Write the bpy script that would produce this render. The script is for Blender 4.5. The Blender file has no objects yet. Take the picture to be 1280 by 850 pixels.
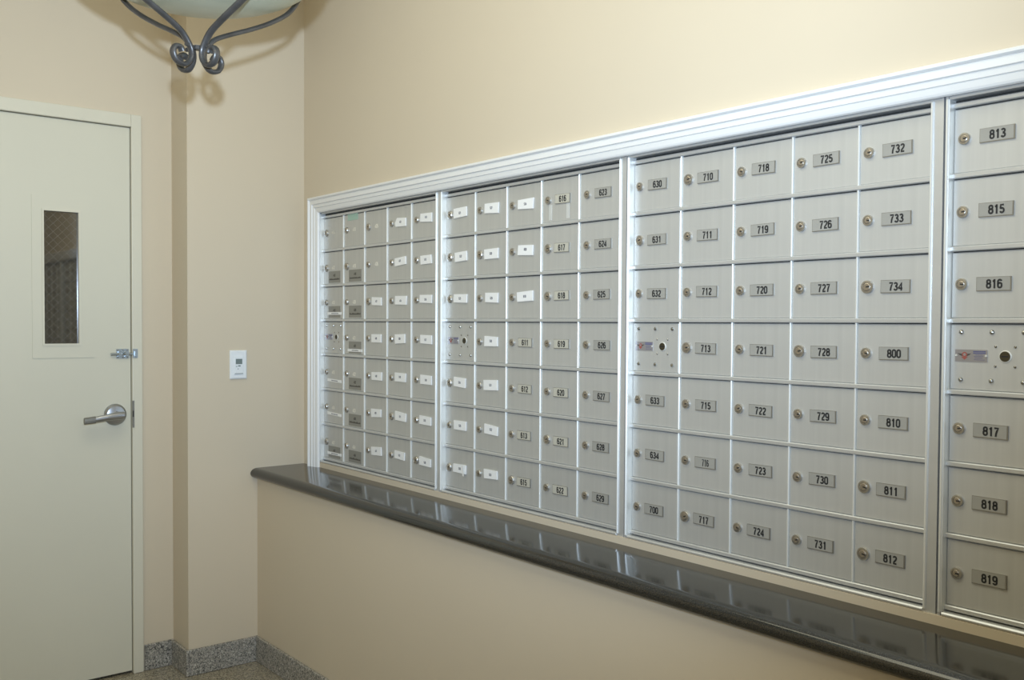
import bpy, bmesh, math, random
from mathutils import Vector, Matrix
random.seed(7)
S = 0.136            # metres per mailbox-row height; the plan below is drawn in rows
FZ = 5.831           # floor lies this many rows below the lowest mailbox row
C = bpy.context.scene.collection
sc = bpy.context.scene

def W(x, y, z):
    return Vector((x * S, y * S, (z + FZ) * S))

# ------------------------------------------------------------------ camera
CAM = (24.8598, -13.1161, 3.981)
yaw, pitch, roll = -0.88954, -0.026026, 0.0056
fwd = Vector((math.sin(yaw) * math.cos(pitch), math.cos(yaw) * math.cos(pitch), math.sin(pitch)))
rt = Vector((math.cos(yaw), -math.sin(yaw), 0)); up = rt.cross(fwd)
r2 = rt * math.cos(roll) + up * math.sin(roll); u2 = -rt * math.sin(roll) + up * math.cos(roll)
cam = bpy.data.cameras.new('camera'); co = bpy.data.objects.new('camera', cam); C.objects.link(co)
M = Matrix.Identity(4)
for i in range(3):
    M[i][0] = r2[i]; M[i][1] = u2[i]; M[i][2] = -fwd[i]
M.translation = W(*CAM); co.matrix_world = M
cam.sensor_width = 36; cam.lens = 1184.15 / 1280 * 36
cam.shift_y = 10.64 / 1280; cam.shift_x = 0.0
cam.clip_start = 0.01
sc.camera = co
# ------------------------------------------------------------------ world, lights, exposure
w = bpy.data.worlds.new('world'); sc.world = w; w.use_nodes = True
w.node_tree.nodes['Background'].inputs[0].default_value = (1.0, 0.93, 0.82, 1)
w.node_tree.nodes['Background'].inputs[1].default_value = 0.15
sc.view_settings.view_transform = 'Standard'; sc.view_settings.look = 'None'
sc.view_settings.gamma = 1; sc.view_settings.use_curve_mapping = False
sc.view_settings.exposure = 0.0

def area(name, loc, rot, sx, sy, power, col):
    l = bpy.data.lights.new(name, 'AREA'); l.shape = 'RECTANGLE'; l.size = sx; l.size_y = sy
    l.energy = power; l.color = col
    o = bpy.data.objects.new(name, l); C.objects.link(o); o.location = loc; o.rotation_euler = rot
    return o
CEIL = 15.6          # ceiling height in rows (2.9 m above the floor)
area('ceiling_panel_light', W(15, -9.5, CEIL - 0.15), (0, 0, 0), 2.6, 1.3, 30, (1.0, 0.94, 0.68))
# the photographer's flash, just above the lens
fl = bpy.data.lights.new('camera_flash', 'SPOT'); fl.energy = 260; fl.color = (0.70, 0.895, 1.17)
fl.spot_size = math.radians(106.5); fl.spot_blend = 1.0; fl.shadow_soft_size = 0.018
fo = bpy.data.objects.new('camera_flash', fl); C.objects.link(fo)
fpos = W(*CAM) + Vector((0, 0, 1.2 * S)); fo.location = fpos
fo.rotation_euler = (W(3.5, -2, 11.8) - fpos).to_track_quat('-Z', 'Y').to_euler()

# ------------------------------------------------------------------ materials
def mat(name, col, rough=0.5, metal=0.0, spec=0.5, noise=None, bump=None, coat=0, ior=1.5):
    m = bpy.data.materials.new(name); m.use_nodes = True
    nt = m.node_tree; b = nt.nodes['Principled BSDF']
    b.inputs['Base Color'].default_value = (*col, 1); b.inputs['Roughness'].default_value = rough
    b.inputs['Metallic'].default_value = metal; b.inputs['IOR'].default_value = ior
    b.inputs['Specular IOR Level'].default_value = spec; b.inputs['Coat Weight'].default_value = coat
    tc = nt.nodes.new('ShaderNodeTexCoord')
    if noise:                                  # (scale xyz, amount)
        sx, amt = noise
        mp = nt.nodes.new('ShaderNodeMapping'); mp.inputs['Scale'].default_value = sx
        n = nt.nodes.new('ShaderNodeTexNoise'); n.inputs['Scale'].default_value = 1; n.inputs['Detail'].default_value = 3
        nt.links.new(tc.outputs['Object'], mp.inputs['Vector']); nt.links.new(mp.outputs[0], n.inputs['Vector'])
        mr = nt.nodes.new('ShaderNodeMapRange'); mr.inputs['To Min'].default_value = 1 - amt; mr.inputs['To Max'].default_value = 1 + amt
        mr.inputs['From Min'].default_value = 0.25; mr.inputs['From Max'].default_value = 0.75
        nt.links.new(n.outputs['Fac'], mr.inputs['Value'])
        mx = nt.nodes.new('ShaderNodeMix'); mx.data_type = 'RGBA'; mx.blend_type = 'MULTIPLY'; mx.inputs[0].default_value = 1
        mx.inputs[6].default_value = (*col, 1)
        nt.links.new(mr.outputs[0], mx.inputs[7]); nt.links.new(mx.outputs[2], b.inputs['Base Color'])
    if bump:
        sc_, st = bump
        mp = nt.nodes.new('ShaderNodeMapping'); mp.inputs['Scale'].default_value = sc_
        n = nt.nodes.new('ShaderNodeTexNoise'); n.inputs['Scale'].default_value = 1; n.inputs['Detail'].default_value = 2
        nt.links.new(tc.outputs['Object'], mp.inputs['Vector']); nt.links.new(mp.outputs[0], n.inputs['Vector'])
        bp = nt.nodes.new('ShaderNodeBump'); bp.inputs['Strength'].default_value = st; bp.inputs['Distance'].default_value = 0.001
        nt.links.new(n.outputs['Fac'], bp.inputs['Height']); nt.links.new(bp.outputs[0], b.inputs['Normal'])
    return m

def granite(name, cols, scale, rough, coat=0.0):
    m = bpy.data.materials.new(name); m.use_nodes = True
    nt = m.node_tree; b = nt.nodes['Principled BSDF']; b.inputs['Roughness'].default_value = rough
    b.inputs['Coat Weight'].default_value = coat
    tc = nt.nodes.new('ShaderNodeTexCoord')
    v = nt.nodes.new('ShaderNodeTexVoronoi'); v.inputs['Scale'].default_value = scale
    nt.links.new(tc.outputs['Object'], v.inputs['Vector'])
    sp = nt.nodes.new('ShaderNodeSeparateColor'); nt.links.new(v.outputs['Color'], sp.inputs[0])
    r = nt.nodes.new('ShaderNodeValToRGB'); nt.links.new(sp.outputs[0], r.inputs[0])
    e = r.color_ramp.elements
    e[0].position = 0; e[0].color = (*cols[0], 1); e[1].position = 1; e[1].color = (*cols[-1], 1)
    for i, c in enumerate(cols[1:-1]):
        k = e.new((i + 1) / (len(cols) - 1)); k.color = (*c, 1)
    nt.links.new(r.outputs[0], b.inputs['Base Color'])
    return m

WALL = (0.645, 0.56, 0.425)
wall_m = mat('beige_wall_paint', WALL, 0.55, spec=0.25, noise=((1.5, 1.5, 1.5), 0.02), bump=((60, 60, 60), 0.08))
ceil_m = mat('ceiling_paint', (0.8, 0.77, 0.7), 0.8)
trim_m = mat('white_gloss_trim', (0.80, 0.80, 0.78), 0.35)
door_m = mat('cream_door_paint', (0.66, 0.635, 0.52), 0.38, spec=0.35, noise=((2, 2, 1.2), 0.025), bump=((25, 25, 25), 0.05))
dframe_m = mat('cream_door_frame', (0.68, 0.65, 0.53), 0.35, noise=((8, 8, 3), 0.02))
alu_m = mat('brushed_aluminium', (0.58, 0.58, 0.555), 0.5, 0.5, noise=((90, 4, 1.5), 0.035), bump=((400, 10, 6), 0.05))
aluf_m = mat('aluminium_frame', (0.64, 0.65, 0.645), 0.4, 0.6, noise=((6, 6, 14), 0.06))
edge_m = mat('highlit_edge', (0.86, 0.87, 0.84), 0.4, 0.5)  # aluminium with the light caught by its edges put into a paler colour
dark_m = mat('dark_gap', (0.02, 0.02, 0.018), 0.8)
lock_m = mat('nickel_lock', (0.49, 0.47, 0.43), 0.28, 0.85)
brass_m = mat('lock_plug', (0.42, 0.37, 0.30), 0.4, 0.8)
plate_m = mat('number_card', (0.355, 0.345, 0.31), 0.5, 0.1, noise=((40, 40, 40), 0.05))
card_m = mat('cream_number_card', (0.52, 0.50, 0.42), 0.5, 0.05)
rim_m = mat('card_holder_rim', (0.30, 0.29, 0.26), 0.35, 0.7)
screw_m = mat('steel_screw', (0.40, 0.40, 0.38), 0.25, 0.95)
ink_m = mat('black_ink', (0.018, 0.018, 0.018), 0.6)
grey_ink = mat('grey_ink', (0.20, 0.20, 0.22), 0.7)
paper_m = mat('white_paper', (0.86, 0.86, 0.84), 0.7, noise=((50, 50, 50), 0.02))
tape_m = mat('grey_embossed_tape', (0.27, 0.265, 0.235), 0.35, 0.2)
tapedark_m = mat('dark_tape_print', (0.08, 0.072, 0.06), 0.6)
ghost_m = mat('faded_number_residue', (0.85, 0.82, 0.72), 0.6, 0.0)
clear_m = mat('clear_tape_residue', (0.68, 0.69, 0.67), 0.3, 0.35)
green_m = mat('pale_green_sticker', (0.36, 0.52, 0.43), 0.6)
red_m = mat('emblem_red', (0.34, 0.09, 0.07), 0.5)
blue_m = mat('emblem_blue', (0.10, 0.11, 0.24), 0.5)
eplate_m = mat('maker_plate', (0.40, 0.385, 0.40), 0.35, 0.6)
counter_m = granite('dark_granite', [(0.018, 0.018, 0.016), (0.024, 0.024, 0.021), (0.032, 0.031, 0.028)], 420, 0.12)
counter_m.node_tree.nodes['Principled BSDF'].inputs['IOR'].default_value = 1.62
gran_m = granite('speckled_granite', [(0.05, 0.05, 0.05), (0.26, 0.25, 0.22), (0.42, 0.39, 0.34), (0.16, 0.16, 0.15), (0.60, 0.57, 0.50)], 260, 0.25)
floor_m = granite('floor_granite', [(0.09, 0.082, 0.065), (0.28, 0.245, 0.175), (0.40, 0.355, 0.265), (0.17, 0.15, 0.11), (0.50, 0.45, 0.34)], 240, 0.15)
glass_m = mat('dark_wired_glass', (0.035, 0.035, 0.033), 0.03, ior=2.7)
steel_m = mat('satin_steel', (0.42, 0.43, 0.44), 0.3, 0.9)
knurl_m = mat('knurled_steel', (0.25, 0.245, 0.22), 0.5, 0.8, bump=((900, 900, 900), 1.0))
zinc_m = mat('zinc_bolt', (0.42, 0.46, 0.48), 0.3, 0.9)
iron_m = mat('dark_bronze_iron', (0.105, 0.10, 0.094), 0.36, 0.45, noise=((30, 30, 30), 0.25))
plastic_m = mat('white_plastic', (0.80, 0.83, 0.84), 0.35)
lcd_m = mat('grey_display', (0.17, 0.21, 0.20), 0.3)
bowl_m = mat('green_grey_alabaster_glass', (0.55, 0.57, 0.43), 0.33, noise=((7, 7, 5), 0.14))

# ------------------------------------------------------------------ helpers
class MB:
    """collects shapes (in rows, with a material slot each) and links them as ONE mesh object"""
    def __init__(s): s.v = []; s.f = []; s.m = []; s.mats = []
    def slot(s, m):
        if m not in s.mats: s.mats.append(m)
        return s.mats.index(m)
    def add(s, vs, fs, m):
        o = len(s.v); s.v += [tuple(v) for v in vs]; k = s.slot(m)
        for f in fs: s.f.append([i + o for i in f]); s.m.append(k)
    def box(s, x0, x1, y0, y1, z0, z1, m, ch=0.0):
        if ch <= 0:
            vs = [(x, y, z) for x in (x0, x1) for y in (y0, y1) for z in (z0, z1)]
            s.add(vs, [(0, 1, 3, 2), (4, 6, 7, 5), (0, 4, 5, 1), (2, 3, 7, 6), (0, 2, 6, 4), (1, 5, 7, 3)], m)
        else:      # bevel on the front (-y) face edges
            c = ch
            vs = [(x0, y1, z0), (x1, y1, z0), (x1, y1, z1), (x0, y1, z1),
                  (x0, y0 + c, z0), (x1, y0 + c, z0), (x1, y0 + c, z1), (x0, y0 + c, z1),
                  (x0 + c, y0, z0 + c), (x1 - c, y0, z0 + c), (x1 - c, y0, z1 - c), (x0 + c, y0, z1 - c)]
            s.add(vs, [(0, 3, 2, 1), (0, 1, 5, 4), (1, 2, 6, 5), (2, 3, 7, 6), (3, 0, 4, 7),
                       (4, 5, 9, 8), (5, 6, 10, 9), (6, 7, 11, 10), (7, 4, 8, 11), (8, 9, 10, 11)], m)
    def quad(s, pts, m): s.add(pts, [tuple(range(len(pts)))], m)
    def cyl(s, c, axis, prof, m, n=16, cap=True):
        """lathe: prof = [(radius, offset along axis)]"""
        ax = Vector(axis).normalized(); a = ax.orthogonal().normalized(); b = ax.cross(a)
        vs = []; fs = []; c = Vector(c)
        for r, t in prof:
            for i in range(n):
                q = 2 * math.pi * i / n
                vs.append(c + ax * t + (a * math.cos(q) + b * math.sin(q)) * r)
        for j in range(len(prof) - 1):
            for i in range(n):
                k = (i + 1) % n
                fs.append((j * n + i, j * n + k, (j + 1) * n + k, (j + 1) * n + i))
        if cap:
            fs.append(tuple(reversed(range(n)))); fs.append(tuple(range((len(prof) - 1) * n, len(prof) * n)))
        s.add(vs, fs, m)
    def sweep(s, prof, path, m, closed=False, ups=None):
        """prof: list of (a,b) ; path: list of (origin, dirA, dirB)"""
        n = len(prof); vs = []; fs = []
        for o, A, B in path:
            o = Vector(o); A = Vector(A); B = Vector(B)
            for a, b in prof: vs.append(o + A * a + B * b)
        for j in range(len(path) - 1):
            for i in range(n if closed else n - 1):
                k = (i + 1) % n
                fs.append((j * n + i, j * n + k, (j + 1) * n + k, (j + 1) * n + i))
        if closed:
            fs.append(tuple(reversed(range(n)))); fs.append(tuple(range((len(path) - 1) * n, len(path) * n)))
        s.add(vs, fs, m)
    def mesh(s, name, origin=(0, 0, 0), flip=False):
        me = bpy.data.meshes.new(name); o = Vector(origin)
        me.from_pydata([((Vector(v) - o) * S)[:] for v in s.v], [], s.f)
        for m in s.mats: me.materials.append(m)
        for p, k in zip(me.polygons, s.m): p.material_index = k
        bm = bmesh.new(); bm.from_mesh(me); bmesh.ops.recalc_face_normals(bm, faces=bm.faces); bm.to_mesh(me); bm.free()
        return me

def link(name, me, parent=None, loc=(0, 0, 0), **props):
    """loc in rows; top-level things get the floor offset, children are relative to their parent"""
    o = bpy.data.objects.new(name, me); C.objects.link(o)
    if parent is None: o.location = W(*loc)
    else: o.parent = parent; o.location = Vector(loc) * S
    for k, v in props.items(): o[k] = v
    return o
def smooth(o, ang=35):
    me = o.data
    for p in me.polygons: p.use_smooth = True
    me.set_sharp_from_angle(angle=math.radians(ang))
    return o
def bevel(o, wdt, seg=2):
    b = o.modifiers.new('bevel', 'BEVEL'); b.width = wdt * S; b.segments = seg; b.limit_method = 'ANGLE'; return o
def structure(name, mb, origin=(0, 0, 0), parent=None):
    return link(name, mb.mesh(name, origin), parent, origin, **({} if parent else {'kind': 'structure'}))

# ------------------------------------------------------------------ digits drawn as flat strokes
def arc(cx, cy, rx, ry, a0, a1, n=8):
    return [(cx + rx * math.cos(math.radians(a0 + (a1 - a0) * i / n)), cy + ry * math.sin(math.radians(a0 + (a1 - a0) * i / n))) for i in range(n + 1)]
T = 0.085
def rrect(x0, x1, y0, y1, r):
    return (arc(x1 - r, y1 - r, r, r, 0, 90, 5) + arc(x0 + r, y1 - r, r, r, 90, 180, 5) + arc(x0 + r, y0 + r, r, r, 180, 270, 5)
            + arc(x1 - r, y0 + r, r, r, 270, 360, 5) + [(x1, y1 - r)])
GLY = {
    '0': [rrect(.09, .45, T, 1 - T, .17)],
    '1': [[(.30, 0), (.30, 1)], [(.12, .76), (.22, .80), (.30, .92)]],
    '2': [arc(.27, .74, .175, .175, 170, 0, 8) + [(.435, .66), (.38, .54), (.15, .24), (.10, T), (.48, T)]],
    '3': [arc(.26, .735, .165, .18, 160, -75, 8) + [(.22, .53)], [(.22, .53)] + arc(.26, .29, .185, .205, 80, -165, 9)],
    '4': [[(.37, 0), (.37, .95), (.06, .33), (.06, .27), (.50, .27)]],
    '5': [[(.45, 1 - T), (.14, 1 - T), (.115, .54)] + arc(.27, .33, .185, .245, 130, -160, 10)],
    '6': [rrect(.09, .45, T, .58, .16), [(.09, .40)] + [(.09, .70)] + arc(.27, .74, .18, .175, 180, 15, 8)],
    '7': [[(.05, 1 - T), (.46, 1 - T), (.34, .66), (.25, .36), (.21, 0)]],
    '8': [rrect(.11, .43, .53, 1 - T, .15), rrect(.09, .45, T, .53, .16)],
    '9': [rrect(.09, .45, .42, 1 - T, .16), [(.45, .60)] + [(.45, .30)] + arc(.27, .26, .18, .175, 0, -165, 8)],
}
def strokes(mb, txt, x, z, h, y, m, wid=0.62, bold=0.165, pitch=0.56, tilt=0.0):
    """writes txt centred on (x,z) in the plane y, facing -y"""
    tot = pitch * len(txt) * h * wid / 0.5 * 0.5 / 0.5
    cw = pitch * h * wid / 0.5
    x0 = x - cw * len(txt) / 2
    for k, ch in enumerate(txt):
        for line in GLY[ch]:
            P = [Vector((x0 + k * cw + (px) * h * wid / 0.5 + 0.0, z + (pz - 0.5) * h)) for px, pz in line]
            if len(P) > 1:
                L = []; R_ = []; tk = bold * h / 2
                for i, p in enumerate(P):
                    d = (P[min(i + 1, len(P) - 1)] - P[max(i - 1, 0)])
                    if d.length < 1e-9: d = P[i] - P[i - 1]
                    d.normalize(); nn = Vector((-d.y, d.x)) * tk
                    L.append(p + nn); R_.append(p - nn)
                vs = [(q.x, y - 0.0004 * k, q.y) for q in L] + [(q.x, y - 0.0004 * k, q.y) for q in R_]
                n = len(P)
                mb.add(vs, [(i, i + 1, n + i + 1, n + i) for i in range(n - 1)], m)

# ------------------------------------------------------------------ room shell
XC, XD = -0.979, -2.178        # face of the corner column, face of the door wall
YU, YL, YC = -0.15, -1.63, -3.65   # upper mail wall, lower wall, left edge of the column
XR, YF = 36.0, -17.5           # far right wall and the wall behind the camera
FL = -FZ
m = MB(); m.box(XD - 2, XR + 1, YF - 1, 4, FL - 0.6, FL, floor_m); structure('floor', m)
m = MB(); m.box(XD - 2, XR + 1, YF - 1, 4, CEIL, CEIL + 0.6, ceil_m); structure('ceiling', m)
XE = 30.6                      # right end of the mailbox opening
m = MB()
m.box(XC - 1, XR, YU, 0.6, 7.21, CEIL, wall_m)
m.box(XC - 1, -0.075, YU, 0.6, -0.22, 7.21, wall_m)
m.box(XE, XR, YU, 0.6, -0.22, 7.21, wall_m)
structure('wall_back', m)
m = MB(); m.box(XC - 1, XR, YL, 3.2, FL, -0.522, wall_m); structure('wall_lower', m)
m = MB(); m.box(XD - 1, XC, YC, 0.6, FL, CEIL, wall_m); structure('wall_column', m)
# door wall with an opening for the door
DY0, DY1, DZ = -11.62, -4.79, 9.33        # leaf edges and top
m = MB()
m.box(XD - 0.9, XD, YF - 1, DY0 - 0.12, FL, CEIL, wall_m)
m.box(XD - 0.9, XD, DY1 + 0.12, YC + 0.2, FL, CEIL, wall_m)
m.box(XD - 0.9, XD, DY0 - 0.12, DY1 + 0.12, DZ + 0.12, CEIL, wall_m)
structure('wall_left', m)
m = MB(); m.box(XD - 1, XR + 1, YF - 1, YF, FL, CEIL, wall_m); structure('wall_front', m)
m = MB(); m.box(XR, XR + 1, YF, 4, FL, CEIL, wall_m); structure('wall_right', m)

# granite baseboards
BT = -5.10
def base(name, x0, x1, y0, y1):
    m = MB(); m.box(x0, x1, y0, y1, FL, BT, gran_m)
    o = structure(name, m); bevel(o, 0.025); return o
base('baseboard_left', XD, XD + 0.09, -4.47, YC)
base('baseboard_left', XD, XD + 0.09, YF, DY0 - 0.35)
m = MB()
m.box(XD + 0.09, XC + 0.09, YC - 0.09, YC, FL, BT, gran_m); m.box(XC, XC + 0.09, YC, YL, FL, BT, gran_m)
bevel(structure('baseboard_column', m), 0.025)
base('baseboard_back', XC + 0.09, XR, YL - 0.09, YL)
base('baseboard_front', XD, XR, YF, YF + 0.09)

# ------------------------------------------------------------------ white casing around the mailboxes, ledge, countertop
prof = [(0.0, 0.0), (0.0, 0.165), (0.02, 0.185), (0.055, 0.185), (0.075, 0.16), (0.085, 0.135), (0.105, 0.145),
        (0.20, 0.145), (0.215, 0.11), (0.225, 0.12), (0.30, 0.11), (0.31, 0.085), (0.32, 0.095), (0.40, 0.075), (0.43, 0.06), (0.445, 0.03), (0.445, 0.0)]
xo, zo, zb = -0.43, 7.60, -0.22
xo2 = XE + 0.44
m = MB()
m.sweep([(a, -b) for a, b in prof], [((xo, YU, zb), (1, 0, 0), (0, 1, 0)), ((xo, YU, zo), (1, 0, -1), (0, 1, 0)),
        ((xo2, YU, zo), (-1, 0, -1), (0, 1, 0)), ((xo2, YU, zb), (-1, 0, 0), (0, 1, 0))], trim_m)
structure('trim_1', m)
# painted wall strip between the cabinets and the counter
m = MB(); m.box(-0.075, XE, YU + 0.002, 0.6, -0.22, -0.080, wall_m); structure('trim_2', m)
# countertop with bullnose front
yf, zt, zu = -1.84, -0.22, -0.52
rr = (zt - zu) / 2
pr = [(0.4, zt)] + [(yf + 0.21 + 0.21 * math.cos(math.radians(a)), (zt + zu) / 2 + rr * math.sin(math.radians(a))) for a in range(90, 271, 15)] + [(0.4, zu)]
m = MB(); m.sweep(pr, [((XC, 0, 0), (0, 1, 0), (0, 0, 1)), ((XR, 0, 0), (0, 1, 0), (0, 0, 1))], counter_m, closed=True)
o = link('countertop', m.mesh('countertop', (XC, YL, zt)), None, (XC, YL, zt))
smooth(o, 50); o['label'] = 'long dark polished granite counter shelf below the mailboxes'; o['category'] = 'counter'

# ------------------------------------------------------------------ mailbox cabinets
CW = 1.1624
UX = [0.0, 6.1727, 12.3356, 18.4283, 24.55]
PITCH = [6.1727, 6.1629, 6.0927, 6.12, 6.12]
NUM = {
 2: [['630','631','632',None,'633','634','700'], ['710','711','712','713','715','716','717'], ['718','719','720','721','722','723','724'],
     ['725','726','727','728','729','730','731'], ['732','733','734','800','810','811','812']],
 3: [['813','815','816',None,'817','818','819']] + [[''] * 7] * 4,
 1: [['521','522','523',None,'524','525','526'], ['527','528','529','530','531','532','533'], ['534','600','610','611','612','613','615'],
     ['616','617','618','619','620','621','622'], ['623','624','625','626','627','628','629']],
 0: [['411','412','413',None,'415','416','417'], ['418','419','420','421','422','423','424'], ['425','426','427','428','429','430','431'],
     ['432','433','434','500','510','511','512'], ['513','515','516','517','518','519','520']],
 4: [[''] * 7] * 5,
}
# paper labels: (cabinet, column) -> rows
PAPER = {(0, 2): [2, 3, 4, 5, 6], (0, 3): range(7), (0, 4): range(7), (1, 0): [0, 1, 2, 4, 5, 6], (1, 1): range(7), (1, 2): [0, 1, 2]}
ZL = [7.0, 6.0265, 5.0194, 4.0239, 3.0319, 2.0254, 1.0147, 0.0]   # lower edge of each shelf rail
DW = CW - 0.030

# shared meshes
def door_mesh(h):
    m = MB(); m.box(0, DW, 0, 0.06, 0, h, alu_m, ch=0.012); return m.mesh('mailbox_door')
HD = [ZL[k] - 0.014 - (ZL[k + 1] + 0.072) for k in range(7)]
door_meshes = [door_mesh(h) for h in HD]
def lock_mesh(sz):
    m = MB()
    m.cyl((0, 0, 0), (0, -1, 0), [(0.084 * sz, 0.0), (0.082 * sz, 0.030), (0.076 * sz, 0.040), (0.056 * sz, 0.042), (0.052 * sz, 0.034)], lock_m, 22, cap=True)
    m.cyl((0, 0, 0), (0, -1, 0), [(0.048 * sz, 0.0), (0.048 * sz, 0.044), (0.040 * sz, 0.048)], brass_m, 18)
    m.box(-0.006, 0.044 * sz, -0.0505, -0.046, -0.010, 0.010, ink_m)
    return m.mesh('lock')
locks = [lock_mesh(1.0), lock_mesh(1.2)]
m = MB(); m.cyl((0, 0, 0), (0, -1, 0), [(0.034, 0), (0.033, 0.012), (0.024, 0.026), (0.010, 0.032)], screw_m, 12); screw_mesh = m.mesh('screw')
m = MB(); m.cyl((0, 0, 0), (0, -1, 0), [(0.019, 0), (0.018, 0.008), (0.008, 0.016)], screw_m, 10); rivet_mesh = m.mesh('rivet')
m = MB(); m.box(0, 5 * CW + 0.03, -0.045, 0.04, 0, 0.07, aluf_m, ch=0.012); rail_mesh = m.mesh('shelf_rail')
m = MB(); m.box(-0.016, 0.014, -0.030, 0.03, 0, 6.93, edge_m, ch=0.008); div_mesh = m.mesh('divider')

def plate(txt, sq=1.0, cm=None):
    m = MB()
    hw, hh = 0.232, 0.097
    m.box(-hw, hw, -0.020, 0, -hh, hh, rim_m)
    m.box(-hw + 0.006, hw - 0.017, -0.0215, -0.012, -hh + 0.012, hh - 0.006, cm or plate_m)
    if txt: strokes(m, txt, 0.01, 0.0, 0.125, -0.0235, ink_m, wid=0.52 * sq, bold=0.205 if sq == 1 else 0.14, pitch=0.565)
    return m.mesh('number_plate')

def paper(txt, rnd, tag=0):
    m = MB(); hw, hh = rnd.uniform(0.235, 0.262), rnd.uniform(0.10, 0.112)
    j = lambda: rnd.uniform(-0.012, 0.012)
    cut = 0.07 if tag == 1 else 0
    pts = [(-hw + j(), -hh + j()), (hw + j(), -hh + j()), (hw + j(), hh + j()), (-hw + cut, hh + j())] + ([(-hw - 0.03, -0.02)] if tag == 1 else [])
    n = len(pts); y0, y1 = -0.028, -0.004
    vs = [(a, y0 - 0.001, b) for a, b in pts] + [(a, y1, b) for a, b in pts]
    m.add(vs, [tuple(range(n)), tuple(reversed(range(n, 2 * n)))] + [(i, (i + 1) % n, n + (i + 1) % n, n + i) for i in range(n)], paper_m)
    strokes(m, txt, 0.0 + j(), j(), 0.058, y0 - 0.003, grey_ink, wid=0.48, bold=0.24)
    if tag == 2:     # the corner has curled away from the card
        m.add([(hw - 0.10, -0.05, -hh - 0.05), (hw - 0.02, -0.06, -hh - 0.06), (hw - 0.07, -0.055, hh), (hw - 0.15, -0.045, hh)], [(0, 1, 2, 3)], paper_m)
    return m.mesh('paper_label')

def cabinet(i, label, cols=5):
    X = UX[i]; rnd = random.Random(40 + i)
    root = link('mailbox_cabinet', None, None, (X, 0, 0), label=label, category='mailbox cabinet', group='wall mailbox cabinets')
    R = PITCH[i] - 0.27          # right inner edge of the frame
    L = -0.052
    zT, zTi, zBo, zBi = 7.205, 7.115, -0.078, -0.02
    xl, xr = -0.052, PITCH[i] - 0.094
    f = MB()
    # stepped ring profile on each side: outer flat, bright lip, inner return
    f.box(xl - 0.008, -0.020, -0.13, 0.25, zBo, zT, aluf_m)                       # left stile
    f.box(-0.052, -0.016, -0.152, -0.13, zBi - 0.01, zTi + 0.01, edge_m, ch=0.01)
    f.box(-0.024, -0.004, -0.128, 0.05, zBi, zTi, edge_m)
    f.box(R + 0.002, xr, -0.118, 0.25, zBo, zT, aluf_m)                           # right stile
    f.box(R, R + 0.036, -0.150, -0.10, zBi - 0.01, zTi + 0.01, edge_m, ch=0.01)
    f.box(-0.014, R + 0.002, -0.122, 0.25, zTi, zT, aluf_m)                        # head
    f.box(-0.014, R + 0.002, -0.142, 0.25, zBo, zBi - 0.002, aluf_m, ch=0.02)      # sill
    link('frame', f.mesh('frame'), root)
    b = MB(); b.box(-0.014, R, 0.045, 2.6, zBo, zT, dark_m); link('body', b.mesh('body'), root)
    for k in range(8):
        o = bpy.data.objects.new('shelf_rail', rail_mesh); C.objects.link(o); o.parent = root
        o.location = Vector((-0.02, 0, ZL[k])) * S
    for c in range(1, cols):
        o = bpy.data.objects.new('divider', div_mesh); C.objects.link(o); o.parent = root
        o.location = Vector((c * CW, 0, 0.07)) * S
    for c in range(cols):
        for k in range(7):
            txt = NUM[i][c][k]
            z0 = ZL[k + 1] + 0.072
            d = link('mailbox_door' if txt is not None else 'master_panel', door_meshes[k], root, (c * CW + (0.015 if c else 0.0), 0, z0))
            a = math.radians(0.22)
            d.rotation_euler = (rnd.uniform(-a, a), 0, rnd.uniform(-a, a))
            if txt is None: master(d, i); continue
            off = 0.018 * c if i < 2 else 0.002 * c
            lx, lz = 0.145 + off, 0.54 - 0.072
            big = rnd.random() < 0.2
            lk = link('lock', locks[1 if big and i < 3 else 0], d, (lx + (0 if not big else 0.004), 0, lz))
            lk.rotation_euler = (0, rnd.uniform(-0.35, 0.25), 0)
            px, pz = 0.585 + off, 0.54 - 0.072
            if i == 0 and (c < 2 or (c == 2 and k < 2)):
                old_labels(d, i, c, k, px, pz, rnd)
            elif (i, c) in PAPER and k in PAPER[(i, c)]:
                tag = 1 if (i, c, k) == (0, 3, 0) else 2 if (i, c, k) == (1, 0, 6) else 0
                p = link('paper_label', paper(txt, rnd, tag), d, (px + rnd.uniform(-0.02, 0.02), 0, pz + 0.01 + rnd.uniform(-0.015, 0.02)))
                p.rotation_euler = (0, rnd.uniform(-0.06, 0.06), 0)
                p['label'] = 'white paper label reading ' + txt
            else:
                p = link('number_plate', plate(txt, 0.70 if txt == '716' else 1.0, card_m if i == 1 and c in (2, 3) else None), d, (px + rnd.uniform(-0.012, 0.012), 0, pz + rnd.uniform(-0.008, 0.008)))
                p.rotation_euler = (0, rnd.uniform(-0.015, 0.015), 0)
                if txt: p['label'] = 'number plate reading ' + txt
            if (i, c, k) == (1, 3, 0):
                for dx in (0.26, 0.80):
                    t = MB(); t.box(-0.045, 0.045, -0.004, 0, -0.16, 0.16, clear_m)
                    link('tape_residue', t.mesh('tape_residue'), d, (dx, 0, 0.21))
    return root

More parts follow.
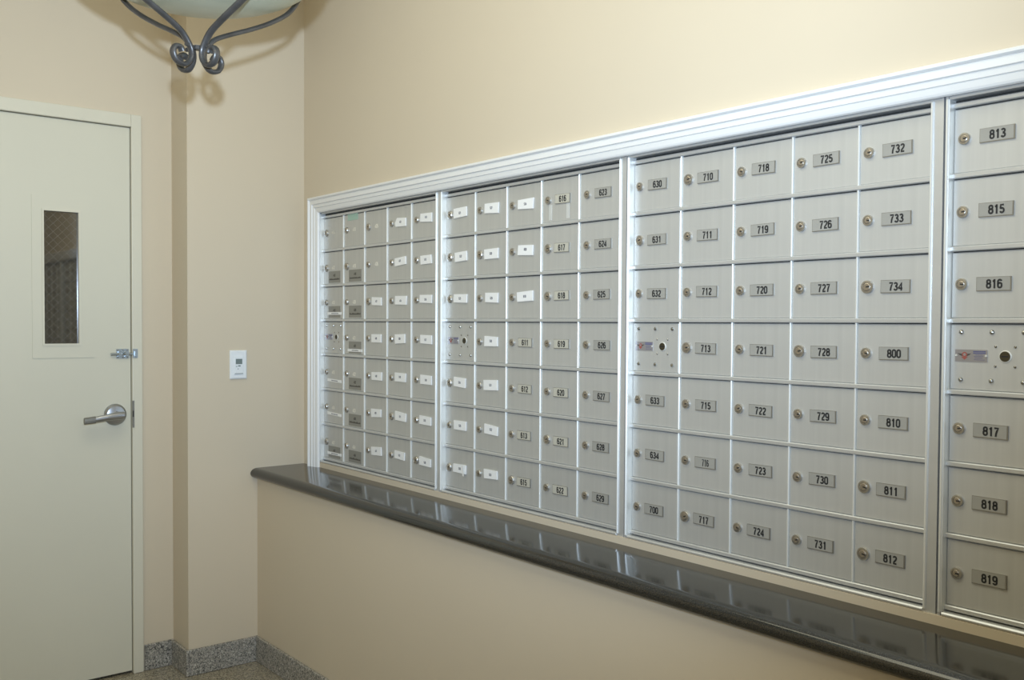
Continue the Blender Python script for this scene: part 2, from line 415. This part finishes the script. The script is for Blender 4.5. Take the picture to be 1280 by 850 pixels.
def old_labels(d, i, c, k, px, pz, rnd):
    # bare door: faint residue where the number was
    g = MB(); strokes(g, NUM[i][c][k], 0, 0, 0.10, -0.003, ghost_m, wid=0.5, bold=0.26)
    link('faded_number', g.mesh('faded_number'), d, (px - 0.03, 0, pz + 0.0))
    def tape():
        t = MB(); t.box(-0.345, 0.345, -0.006, 0, -0.165, 0.165, tape_m)
        strokes(t, NUM[i][c][k], 0, 0.045, 0.07, -0.008, tapedark_m, wid=0.5, bold=0.26)
        x = -0.29
        while x < 0.29:         # the illegible second line
            wv = rnd.uniform(0.02, 0.05); t.box(x, min(x + wv, 0.30), -0.008, -0.006, -0.085, -0.045 + rnd.uniform(-.01, .012), tapedark_m); x += wv + 0.008
        link('tape_label', t.mesh('tape_label'), d, (0.62, 0, 0.20), label='grey square tape label with dark print')
    def strip(z, rot=0):
        t = MB(); t.box(-0.40, 0.40, -0.012, 0, -0.038, 0.038, paper_m)
        x = -0.16
        while x < 0.2:
            wv = rnd.uniform(0.015, 0.04); t.box(x, x + wv, -0.0135, -0.012, -0.015, 0.012, grey_ink); x += wv + 0.010
        o = link('paper_strip', t.mesh('paper_strip'), d, (0.62, 0, z), label='narrow white paper strip stuck on the door'); o.rotation_euler = (0, rot, 0)
    if c == 0:
        if k in (1, 2, 6): tape()
        if k in (2, 6): strip(0.155)
        if k in (4, 5): strip(0.23 if k == 4 else 0.28, 0.03)
    elif c == 1:
        if k >= 1: tape()
        if k == 3: strip(0.12)
    if c == 1 and k == 0:
        t = MB(); t.box(-0.28, 0.28, -0.005, 0, -0.09, 0.085, green_m)
        link('green_sticker', t.mesh('green_sticker'), d, (0.50, 0, 0.815), label='pale green sticker')

def master(d, i):
    for x in (0.15, 0.565, 0.98):
        for z in (0.80, 0.14):
            link('screw', screw_mesh, d, (x, 0, z))
    for x in (0.615, 0.87):
        for z in (0.605, 0.34):
            link('rivet', rivet_mesh, d, (x, 0, z))
    m = MB()
    m.cyl((0, 0, 0), (0, -1, 0), [(0.083, 0), (0.081, 0.012), (0.073, 0.014)], edge_m, 20)
    m.cyl((0, 0, 0), (0, -1, 0), [(0.074, 0), (0.072, 0.017)], rim_m, 20)
    m.cyl((0, 0, 0), (0, -1, 0), [(0.066, 0), (0.066, 0.0185)], mat_plug, 20)
    m.box(-0.045, 0.045, -0.022, -0.018, -0.009, 0.009, ink_m)
    link('master_lock', m.mesh('master_lock'), d, (0.745, 0, 0.475), label='round dark master key lock')
    m = MB(); m.box(-0.22, 0.22, -0.010, 0, -0.083, 0.083, eplate_m)
    y = -0.012
    # spread wings, red disc and tail, two blocks of fine print
    m.add([(-0.185, y, 0.03), (-0.155, y, 0.005), (-0.115, y, -0.012), (-0.085, y, -0.02), (-0.085, y, 0.02), (-0.12, y, 0.025)], [(0, 1, 2, 3, 4, 5)], tapedark_m)
    m.add([(0.005, y, 0.03), (-0.025, y, 0.005), (-0.060, y, -0.012), (-0.088, y, -0.02), (-0.088, y, 0.02), (-0.055, y, 0.025)], [(0, 1, 2, 3, 4, 5)], tapedark_m)
    m.cyl((-0.087, -0.010, 0.014), (0, -1, 0), [(0.036, 0), (0.036, 0.003)], red_m, 14)
    m.cyl((-0.087, -0.010, 0.014), (0, -1, 0), [(0.020, 0), (0.020, 0.0042)], eplate_m, 12)
    m.add([(-0.135, y - .001, -0.018), (-0.087, y - .001, -0.058), (-0.040, y - .001, -0.018)], [(0, 1, 2)], red_m)
    for z, x0, x1 in ((0.058, 0.03, 0.20), (0.036, 0.03, 0.20)): m.box(x0, x1, -0.012, -0.01, z - 0.007, z + 0.007, blue_m)
    for z, x0, x1 in ((0.012, 0.06, 0.16), (-0.008, 0.04, 0.17), (-0.030, 0.05, 0.16), (-0.055, 0.04, 0.19)): m.box(x0, x1, -0.0115, -0.01, z - 0.003, z + 0.003, blue_m)
    for x in (-0.203, 0.203): m.cyl((x, -0.01, 0), (0, -1, 0), [(0.018, 0), (0.012, 0.012)], edge_m, 10)
    link('maker_plate', m.mesh('maker_plate'), d, (0.29, 0, 0.475), label='small metal plate with a winged red emblem')
mat_plug = mat('dark_lock_plug', (0.10, 0.09, 0.06), 0.35, 0.8)

cabinet(0, 'leftmost aluminium mailbox cabinet, mostly paper labels, two columns with faded numbers')
cabinet(1, 'aluminium mailbox cabinet second from left, numbers 616 to 629 on its right columns')
cabinet(2, 'large aluminium mailbox cabinet with plates 630 to 812, third from left')
cabinet(3, 'aluminium mailbox cabinet at the right picture edge, first column 813 to 819')
cabinet(4, 'aluminium mailbox cabinet beyond the right edge with blank number plates')

# ------------------------------------------------------------------ door
dr = link('door_1', None, None, (XD, DY1, FL), kind='structure')
def D(mb, name, **p): 
    o = link(name, mb.mesh(name, (XD, DY1, FL)), dr, (0, 0, 0), **p); return o
FX = XD + 0.12                # proud face of the pressed metal frame
m = MB()
LX = XD + 0.02                # door leaf face
WY0, WY1, WZ0, WZ1 = -7.05, -6.10, 3.34, 6.93
lz0 = FL + 0.08
m.box(LX - 0.33, LX, DY0, WY0, lz0, DZ - 0.02, door_m)
m.box(LX - 0.33, LX, WY1, DY1 - 0.02, lz0, DZ - 0.02, door_m)
m.box(LX - 0.33, LX, WY0, WY1, lz0, WZ0, door_m)
m.box(LX - 0.33, LX, WY0, WY1, WZ1, DZ - 0.02, door_m)
leaf = D(m, 'door_leaf')
m = MB()
fw = 0.275
for (y0, y1, z0, z1) in ((DY1, DY1 + fw, FL, DZ + fw * 1.25), (DY0 - fw, DY0, FL, DZ + fw * 1.25), (DY0, DY1, DZ, DZ + fw * 1.25)):
    m.box(XD - 0.9, FX, y0, y1, z0, z1, dframe_m)
m.box(XD - 0.9, LX - 0.34, DY1 - 0.15, DY1, FL, DZ, dframe_m); m.box(XD - 0.9, LX - 0.34, DY0, DY1, DZ - 0.15, DZ, dframe_m)
fr = D(m, 'door_frame'); bevel(fr, 0.02)
# raised flat moulding round the narrow window, metal stop, pane
m = MB()
oy0, oy1, oz0, oz1 = -7.29, -5.76, 3.01, 7.28
for (y0, y1, z0, z1) in ((oy0, WY0, oz0, oz1), (WY1, oy1, oz0, oz1), (WY0, WY1, oz0, WZ0), (WY0, WY1, WZ1, oz1)):
    m.box(LX - 0.02, LX + 0.022, y0, y1, z0, z1, door_m)
D(m, 'window_moulding')
m = MB(); t = 0.05
for (y0, y1, z0, z1) in ((WY0 + .001, WY0 + t, WZ0 + .001, WZ1 - .001), (WY1 - t, WY1 - .001, WZ0 + .001, WZ1 - .001), (WY0 + t, WY1 - t, WZ0 + .001, WZ0 + t), (WY0 + t, WY1 - t, WZ1 - t, WZ1 - .001)):
    m.box(LX - 0.10, LX + 0.045, y0, y1, z0, z1, dframe_m)
D(m, 'window_stop', label='pale painted metal stop around the pane')
m = MB(); m.box(LX - 0.16, LX - 0.06, WY0 - .01, WY1 + .01, WZ0 - .01, WZ1 + .01, glass_m)
pn = D(m, 'window_pane', label='dark wired glass pane')
m = MB(); q = 0.0022            # diagonal wire mesh set just on the pane
n = 0.22; tt = WY0 - (WZ1 - WZ0)
while tt < WY1:
    for sgn in (1, -1):
        pts = []
        for zz in (WZ0, WZ1):
            yy = tt + (zz - WZ0) if sgn == 1 else tt + (WZ1 - zz)
            pts.append((yy, zz))
        (ya, za), (yb, zb_) = pts
        if ya > yb: ya, za, yb, zb_ = yb, zb_, ya, za
        def at(y): return za + (zb_ - za) * (y - ya) / (yb - ya)
        a0, b0 = max(ya, WY0 + t), min(yb, WY1 - t)
        if b0 - a0 > 0.02:
            m.add([(LX - 0.055, a0, at(a0) - q), (LX - 0.055, a0, at(a0) + q), (LX - 0.055, b0, at(b0) + q), (LX - 0.055, b0, at(b0) - q)], [(0, 1, 2, 3)], rim_m)
    tt += n
wm = link('wire_mesh', m.mesh('wire_mesh', (XD, DY1, FL)), pn, (0, 0, 0)); wm['kind'] = 'stuff'
m = MB(); m.box(XD - 1.0, XD - 0.93, DY0 - 0.5, DY1 + 0.5, FL, DZ + .5, dark_m); D(m, 'backing')
# lever handle
hy, hz = -5.23, 1.43
m = MB(); m.cyl((LX, hy, hz), (1, 0, 0), [(0.30, 0), (0.29, 0.05), (0.24, 0.10), (0.12, 0.13)], steel_m, 36)
m.cyl((LX, hy, hz), (1, 0, 0), [(0.10, 0.10), (0.095, 0.42)], steel_m, 20)
rose = smooth(D(m, 'lever_handle', label='satin steel lever handle on a round rose'), 30)
m = MB()
pth = [((LX + 0.40, hy + 0.12, hz + 0.0), 0.105, 0.085), ((LX + 0.43, hy - 0.05, hz + 0.0), 0.11, 0.085), ((LX + 0.42, hy - 0.35, hz - 0.035), 0.09, 0.07), ((LX + 0.40, hy - 0.62, hz - 0.075), 0.085, 0.065)]
ring = [(math.cos(a) * (abs(math.cos(a)) ** -0.35 if abs(math.cos(a)) > 1e-6 else 1), math.sin(a)) for a in [2 * math.pi * i / 12 for i in range(12)]]
m.sweep(ring, [(o_, (0, 0, a), (b, 0, 0)) for o_, a, b in pth], steel_m, closed=True)
g1 = smooth(link('lever', m.mesh('lever', (XD, DY1, FL)), rose, (0, 0, 0)), 50)
m = MB(); m.sweep(ring, [((LX + 0.40, hy - 0.62, hz - 0.075), (0, 0, 0.095), (0.072, 0, 0)), ((LX + 0.39, hy - 0.90, hz - 0.10), (0, 0, 0.09), (0.07, 0, 0))], knurl_m, closed=True)
link('knurled_grip', m.mesh('knurled_grip', (XD, DY1, FL)), rose, (0, 0, 0), label='dark knurled lever end')
# barrel bolt
by, bz = -5.02, 3.10
m = MB(); m.box(LX, LX + 0.02, by - 0.17, by + 0.16, bz - 0.13, bz + 0.13, zinc_m)
m.box(LX + 0.01, LX + 0.10, by - 0.13, by - 0.05, bz - 0.07, bz + 0.07, zinc_m, ch=0); m.box(LX + 0.01, LX + 0.10, by + 0.05, by + 0.13, bz - 0.07, bz + 0.07, zinc_m)
for dy in (-0.13, 0.0, 0.12):
    for dz in (-0.10, 0.10): m.cyl((LX + 0.02, by + dy, bz + dz), (1, 0, 0), [(0.022, 0), (0.014, 0.015)], rim_m, 8)
bo = D(m, 'barrel_bolt', label='small zinc sliding bolt')
m = MB(); m.cyl((LX + 0.065, by - 0.33, bz - 0.01), (0, 1, 0), [(0.038, 0), (0.038, 0.62)], zinc_m, 12)
m.cyl((LX + 0.065, by - 0.0, bz), (1, 0, 0.4), [(0.025, 0), (0.025, 0.16)], zinc_m, 10)
smooth(link('rod', m.mesh('rod', (XD, DY1, FL)), bo, (0, 0, 0)), 40)
m = MB(); m.box(FX, FX + 0.02, DY1 + 0.01, DY1 + 0.14, bz - 0.12, bz + 0.13, zinc_m); m.box(FX + 0.01, FX + 0.08, DY1 + 0.05, DY1 + 0.10, bz - 0.06, bz + 0.06, zinc_m)
link('keeper', m.mesh('keeper', (XD, DY1, FL)), bo, (0, 0, 0))
m = MB(); m.box(FX - 0.03, FX + 0.008, DY1 - 0.006, DY1 + 0.045, 1.05, 1.80, rim_m); m.box(FX, FX + 0.014, DY1 + 0.0, DY1 + 0.03, 1.35, 1.52, ink_m)
D(m, 'strike_plate', label='narrow dark strike plate')

# ------------------------------------------------------------------ wall sensor plate on the column
tx, ty, tz = XC, -2.21, 2.78
hw, hh = 0.25, 0.405
tr = link('thermostat', None, None, (tx, ty, tz), label='small white wall thermostat plate with grey display on the beige column', category='thermostat')
m = MB()
vs = [(0, -hw, -hh), (0, hw, -hh), (0, hw, hh), (0, -hw, hh), (.04, -hw, -hh), (.04, hw, -hh), (.04, hw, hh), (.04, -hw, hh),
      (.06, -hw + .03, -hh + .03), (.06, hw - .03, -hh + .03), (.06, hw - .03, hh - .03), (.06, -hw + .03, hh - .03)]
m.add(vs, [(0, 3, 2, 1), (0, 1, 5, 4), (1, 2, 6, 5), (2, 3, 7, 6), (3, 0, 4, 7), (4, 5, 9, 8), (5, 6, 10, 9), (6, 7, 11, 10), (7, 4, 8, 11), (8, 9, 10, 11)], plastic_m)
link('cover_plate', m.mesh('cover_plate'), tr)
m = MB(); m.box(0.05, 0.085, -0.14, 0.13, -0.28, 0.24, plastic_m); bevel(link('sensor_body', m.mesh('sensor_body'), tr), 0.01)
m = MB(); m.box(0.08, 0.092, -0.095, 0.095, 0.015, 0.165, lcd_m); link('display', m.mesh('display'), tr, label='small grey display')
for yy, zz, ww, hh2 in ((0.01, -0.035, 0.035, 0.016), (-0.07, -0.05, 0.02, 0.008), (-0.03, -0.12, 0.012, 0.01)):
    m = MB(); m.box(0.08, 0.094, yy - ww, yy + ww, zz - hh2, zz + hh2, lcd_m); link('button', m.mesh('button'), tr)
m = MB(); m.box(0.08, 0.090, -0.125, 0.12, -0.262, -0.245, lcd_m); link('slot', m.mesh('slot'), tr)
for zz in (0.345, -0.345):
    m = MB(); m.cyl((0.058, 0, zz), (1, 0, 0), [(0.018, 0), (0.012, 0.008)], plastic_m, 10); link('screw', m.mesh('screw_head'), tr)

# ------------------------------------------------------------------ pendant bowl lamp
PX, PY, PZ = 9.965, -7.482, 8.32       # axis, height of the small tie bar
pend = link('pendant_lamp', None, None, (PX, PY, PZ), label='hanging alabaster glass bowl lamp with dark scrolled iron arms', category='lamp')
m = MB(); a_, b_, z0 = 2.05, 0.92, 0.66
pr = []
for t_ in range(0, 91, 6):
    q = math.radians(t_); pr.append((max(a_ * math.sin(q), 0.001), z0 + b_ * (1 - math.cos(q))))
pin = [(r - 0.05 if r > 0.06 else 0.001, z + 0.05) for r, z in pr][::-1]
m.cyl((0, 0, 0), (0, 0, 1), pr + pin, bowl_m, 64, cap=False)
smooth(link('glass_bowl', m.mesh('glass_bowl'), pend), 60)
def catmull(P, n=7):
    out = []; Q = [P[0]] + P + [P[-1]]
    for i in range(1, len(Q) - 2):
        p0, p1, p2, p3 = [Vector(v) for v in Q[i - 1:i + 3]]
        for j in range(n):
            t = j / n
            out.append(0.5 * ((2 * p1) + (-p0 + p2) * t + (2 * p0 - 5 * p1 + 4 * p2 - p3) * t * t + (-p0 + 3 * p1 - 3 * p2 + p3) * t ** 3))
    out.append(Vector(P[-1])); return out
armp = catmull([(2.22, 1.75), (2.16, 1.42), (1.92, 1.08), (1.52, 0.80), (1.06, 0.56), (0.62, 0.36), (0.32, 0.20), (0.16, 0.02), (0.115, -0.10), (0.14, -0.22), (0.25, -0.31),
                (0.39, -0.28), (0.455, -0.17), (0.42, -0.07), (0.33, -0.06), (0.29, -0.12)])
m = MB(); ringp = [(math.cos(2 * math.pi * i / 10), math.sin(2 * math.pi * i / 10)) for i in range(10)]
path = []
for i, p in enumerate(armp):
    d = (armp[min(i + 1, len(armp) - 1)] - armp[max(i - 1, 0)]).normalized()
    nrm = Vector((-d.y, 0, d.x)); f_ = i / (len(armp) - 1)
    wd = 0.062 + 0.018 * max(0, (f_ - 0.6)); th = 0.040
    path.append(((p.x, 0, p.y), (0, wd, 0), nrm * th))
m.sweep(ringp, path, iron_m, closed=True)
arm_mesh = m.mesh('arm')
# azimuths measured from the line of sight, so that two arms come towards the lens as in the photograph
sight = math.atan2(CAM[1] - PY, CAM[0] - PX)
for k in range(4):
    o = link('arm', arm_mesh, pend); o.rotation_euler = (0, 0, sight + math.radians(45 - 7.5 + 90 * k))
    if k == 0: smooth(o, 60)
m = MB()
for k in range(2):
    d = Vector((math.cos(sight + math.radians(45 + 90 * k)), math.sin(sight + math.radians(45 + 90 * k)), 0))
    m.cyl(-d * 0.24, d, [(0.022, 0), (0.022, 0.48)], iron_m, 10)
    for s_ in (-1, 1): m.cyl(d * s_ * 0.20, d * s_, [(0.04, 0), (0.03, 0.05)], iron_m, 10)
m.cyl((0, 0, 0), (0, 0, 1), [(0.07, -0.03), (0.07, 0.03)], iron_m, 16)
link('tie_bar', m.mesh('tie_bar'), pend)
m = MB(); m.cyl((0, 0, 0), (0, 0, 1), [(2.24, 1.66), (2.26, 1.70), (2.26, 1.80), (2.22, 1.82), (2.17, 1.80), (2.17, 1.70), (2.24, 1.66)], iron_m, 64, cap=False)
link('rim_ring', m.mesh('rim_ring'), pend)
m = MB(); m.cyl((0, 0, 0), (0, 0, 1), [(0.06, 1.2), (0.06, CEIL - PZ - 0.2)], iron_m, 12)
for k in range(2):
    d = Vector((math.cos(sight + math.radians(45 + 90 * k)), math.sin(sight + math.radians(45 + 90 * k)), 0))
    m.cyl(-d * 2.2 + Vector((0, 0, 1.75)), d, [(0.04, 0), (0.04, 4.4)], iron_m, 8)
link('stem', m.mesh('stem'), pend)
m = MB(); m.cyl((0, 0, CEIL - PZ), (0, 0, -1), [(0.5, 0), (0.48, 0.08), (0.3, 0.2), (0.08, 0.26)], iron_m, 32)
link('ceiling_canopy', m.mesh('ceiling_canopy'), pend)
